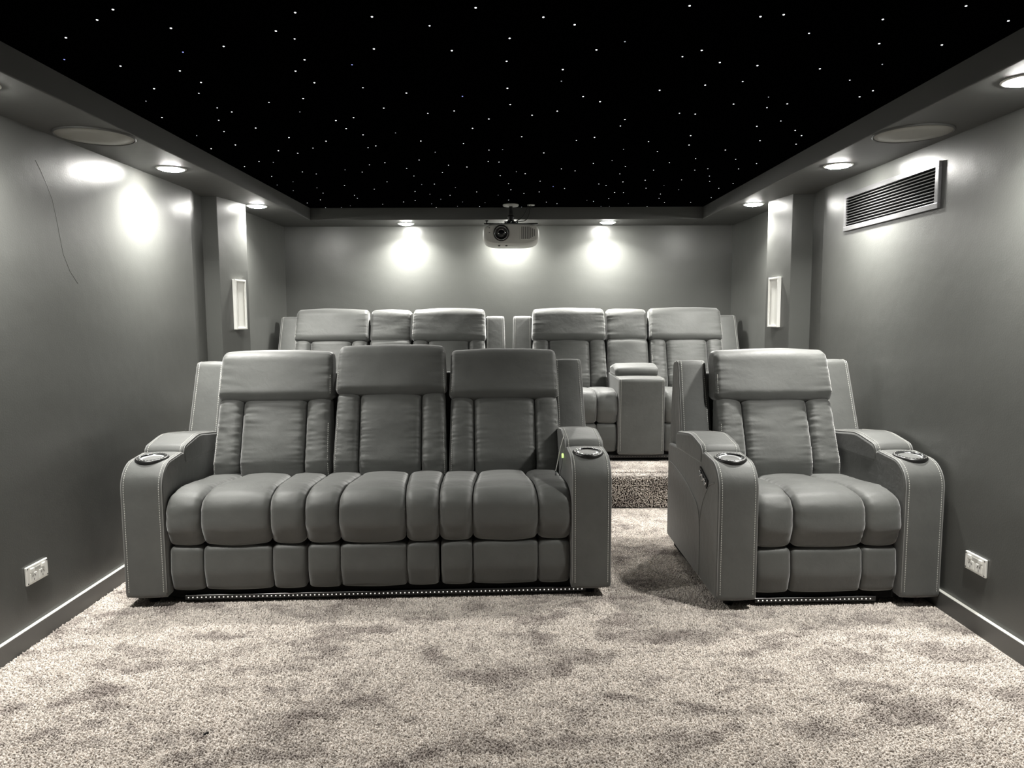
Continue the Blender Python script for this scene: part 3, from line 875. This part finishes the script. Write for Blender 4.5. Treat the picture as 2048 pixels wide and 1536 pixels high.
def recliner(name, label, cat, group, loc, rz, units, seed, arm_w=.168, strip=(.12, .88), wing_w=.165, extra=None, leds=True, bs=0.0, bw=0.0, wi=(0.0, 0.0)):
    inner = sum(w_ for k, w_ in units)
    W = inner + 2 * arm_w
    root = empty(name, loc, rz, label, cat, group)
    x = -W / 2
    arm(root, x, x + arm_w, -1, seed)
    arm(root, x + W - arm_w, x + W, 1, seed + 11)
    wing(root, x + wi[0], x + wi[0] + wing_w + .01, -1, seed + 3)
    wing(root, x + W - wing_w - .01 - wi[1], x + W - wi[1], 1, seed + 4)
    # frame behind and under the cushions
    bm = bmesh.new()
    bm_box(bm, x + arm_w * .8, x + W - arm_w * .8, .77, .885, .09, .99, .03, 3)
    from_bm('back_shell', bm, M_LEATHER, root, True)
    box('seat_frame', x + arm_w - .01, x + W - arm_w + .01, .14, .78, .075, .36, M_MATBLACK, root, .01, 1)
    for sx in (-1, 1):
        for sy in (.09, .80):
            lathe('foot', [(.0, 0), (.022, 0), (.024, .05), (.024, .09), (0, .09)], M_BLACK, root, 14, Matrix.Translation((sx * (W / 2 - .085), sy, 0)))
    box('base_frame', x + .03, x + W - .03, .06, .82, .030, .078, M_MATBLACK, root, .004, 1)
    # led strip under the footrests
    s0, s1 = x + W * strip[0], x + W * strip[1]
    ls = box('light_strip', s0, s1, .045, .066, .022, .044, M_BLACK, root, .002, 1)
    bm = bmesh.new()
    nled = int((s1 - s0) / .0195)
    for k in range(nled):
        xx = s0 + (k + .8) * .0195
        if xx > s1 - .01: break
        bm_box(bm, xx - .0026, xx + .0026, .0435, .0455, .0305, .0355, 0)
    from_bm('led_dots', bm, M_LED if leds else M_PIPING, ls)['kind'] = 'stuff'
    xx = x + arm_w
    for i, (k, w_) in enumerate(units):
        if k == 'seat':
            seat_unit(root, xx, xx + w_, seed + 20 + i * 13, dz=(extra or {}).get(i, 0.0), bs=bs, bw=bw)
        else:
            console_unit(root, xx, xx + w_, seed + 20 + i * 13)
        xx += w_
    return root, W

def place(p0, rz, W):
    """front left corner -> centre of the front"""
    return (p0[0] + math.cos(rz) * W / 2, p0[1] + math.sin(rz) * W / 2, p0[2])

rz = math.radians(2.5); W = 1.81 + .184 * 2
recliner('recliner_sofa', 'three seat charcoal leather recliner sofa in the front row', 'sofa', 'charcoal leather cinema recliners', place((-1.712, 3.062, 0), rz, W), rz,
         [('seat', .61), ('seat', .60), ('seat', .60)], 1, strip=(.11, .95), extra={1: .026}, arm_w=.184, bs=.020, wi=(.022, .004))
rz = math.radians(1.7); W = .642 + .178 * 2
recliner('recliner_chair', 'single charcoal leather recliner armchair at the right of the front row', 'armchair', 'charcoal leather cinema recliners', place((.899, 2.995, 0), rz, W), rz,
         [('seat', .642)], 101, strip=(.19, .74), arm_w=.178, bs=-.008, bw=-.006, wi=(.004, .020))
W = 1.545 + .165 * 2
recliner('recliner_sofa', 'two seat charcoal recliner sofa with raised centre console, right half of the back row', 'sofa', 'charcoal leather cinema recliners', place((.012, 5.055, RZ), 0, W), 0,
         [('seat', .605), ('console', .335), ('seat', .605)], 201, arm_w=.165, leds=False)
recliner('recliner_sofa', 'two seat charcoal recliner sofa mostly hidden, left half of the back row', 'sofa', 'charcoal leather cinema recliners', place((-.016 - W, 5.055, RZ), 0, W), 0,
         [('seat', .605), ('console', .335), ('seat', .605)], 301, arm_w=.165, leds=False)

# ------------------------------------------------------------------ small things
def hanging_cable():
    r = empty('charging_cable', (.248, 3.52, .535), 0, 'thin cable with a pale green lit plug inside the front sofa right arm', 'cable')
    pts = smooth_path([(.022, -.07, .185), (.012, -.075, .15), (-.002, -.08, .10), (-.012, -.08, .045), (-.022, -.085, .0)])
    tube('cord', pts, .0022, M_WHITE, r, 6)
    pts = smooth_path([(.022, -.07, .185), (.026, -.08, .14), (.014, -.09, .09), (.006, -.09, .03), (-.004, -.09, -.02)])
    tube('cord', pts, .0022, M_PIPING, r, 6)
    lathe('plug', [(0, 0), (.0042, 0), (.0042, .03), (.003, .034), (0, .034)], M_CHROME, r, 10, Matrix.Translation((-.022, -.085, -.03)))
    lathe('plug', [(0, 0), (.0055, 0), (.0055, .02), (0, .022)], glow('pale_green_led', (.75, 1, .35), 1.0), r, 10, Matrix.Translation((.012, -.09, .07)))
hanging_cable()

def crumb():
    bm = bmesh.new()
    bmesh.ops.create_icosphere(bm, subdivisions=2, radius=.006)
    for v in bm.verts:
        v.co *= 1 + .5 * noise.noise(v.co * 200)
        v.co.z *= .5; v.co.x *= .8; v.co.y *= 1.5
    o = from_bm('dark_crumb', bm, M_MATBLACK, None, True)
    o.location = (-.951, 2.103, .005); o.rotation_euler = (0, .3, -.5)
    tag(o, 'tiny dark crumb lying on the carpet in the foreground', 'debris')
crumb()
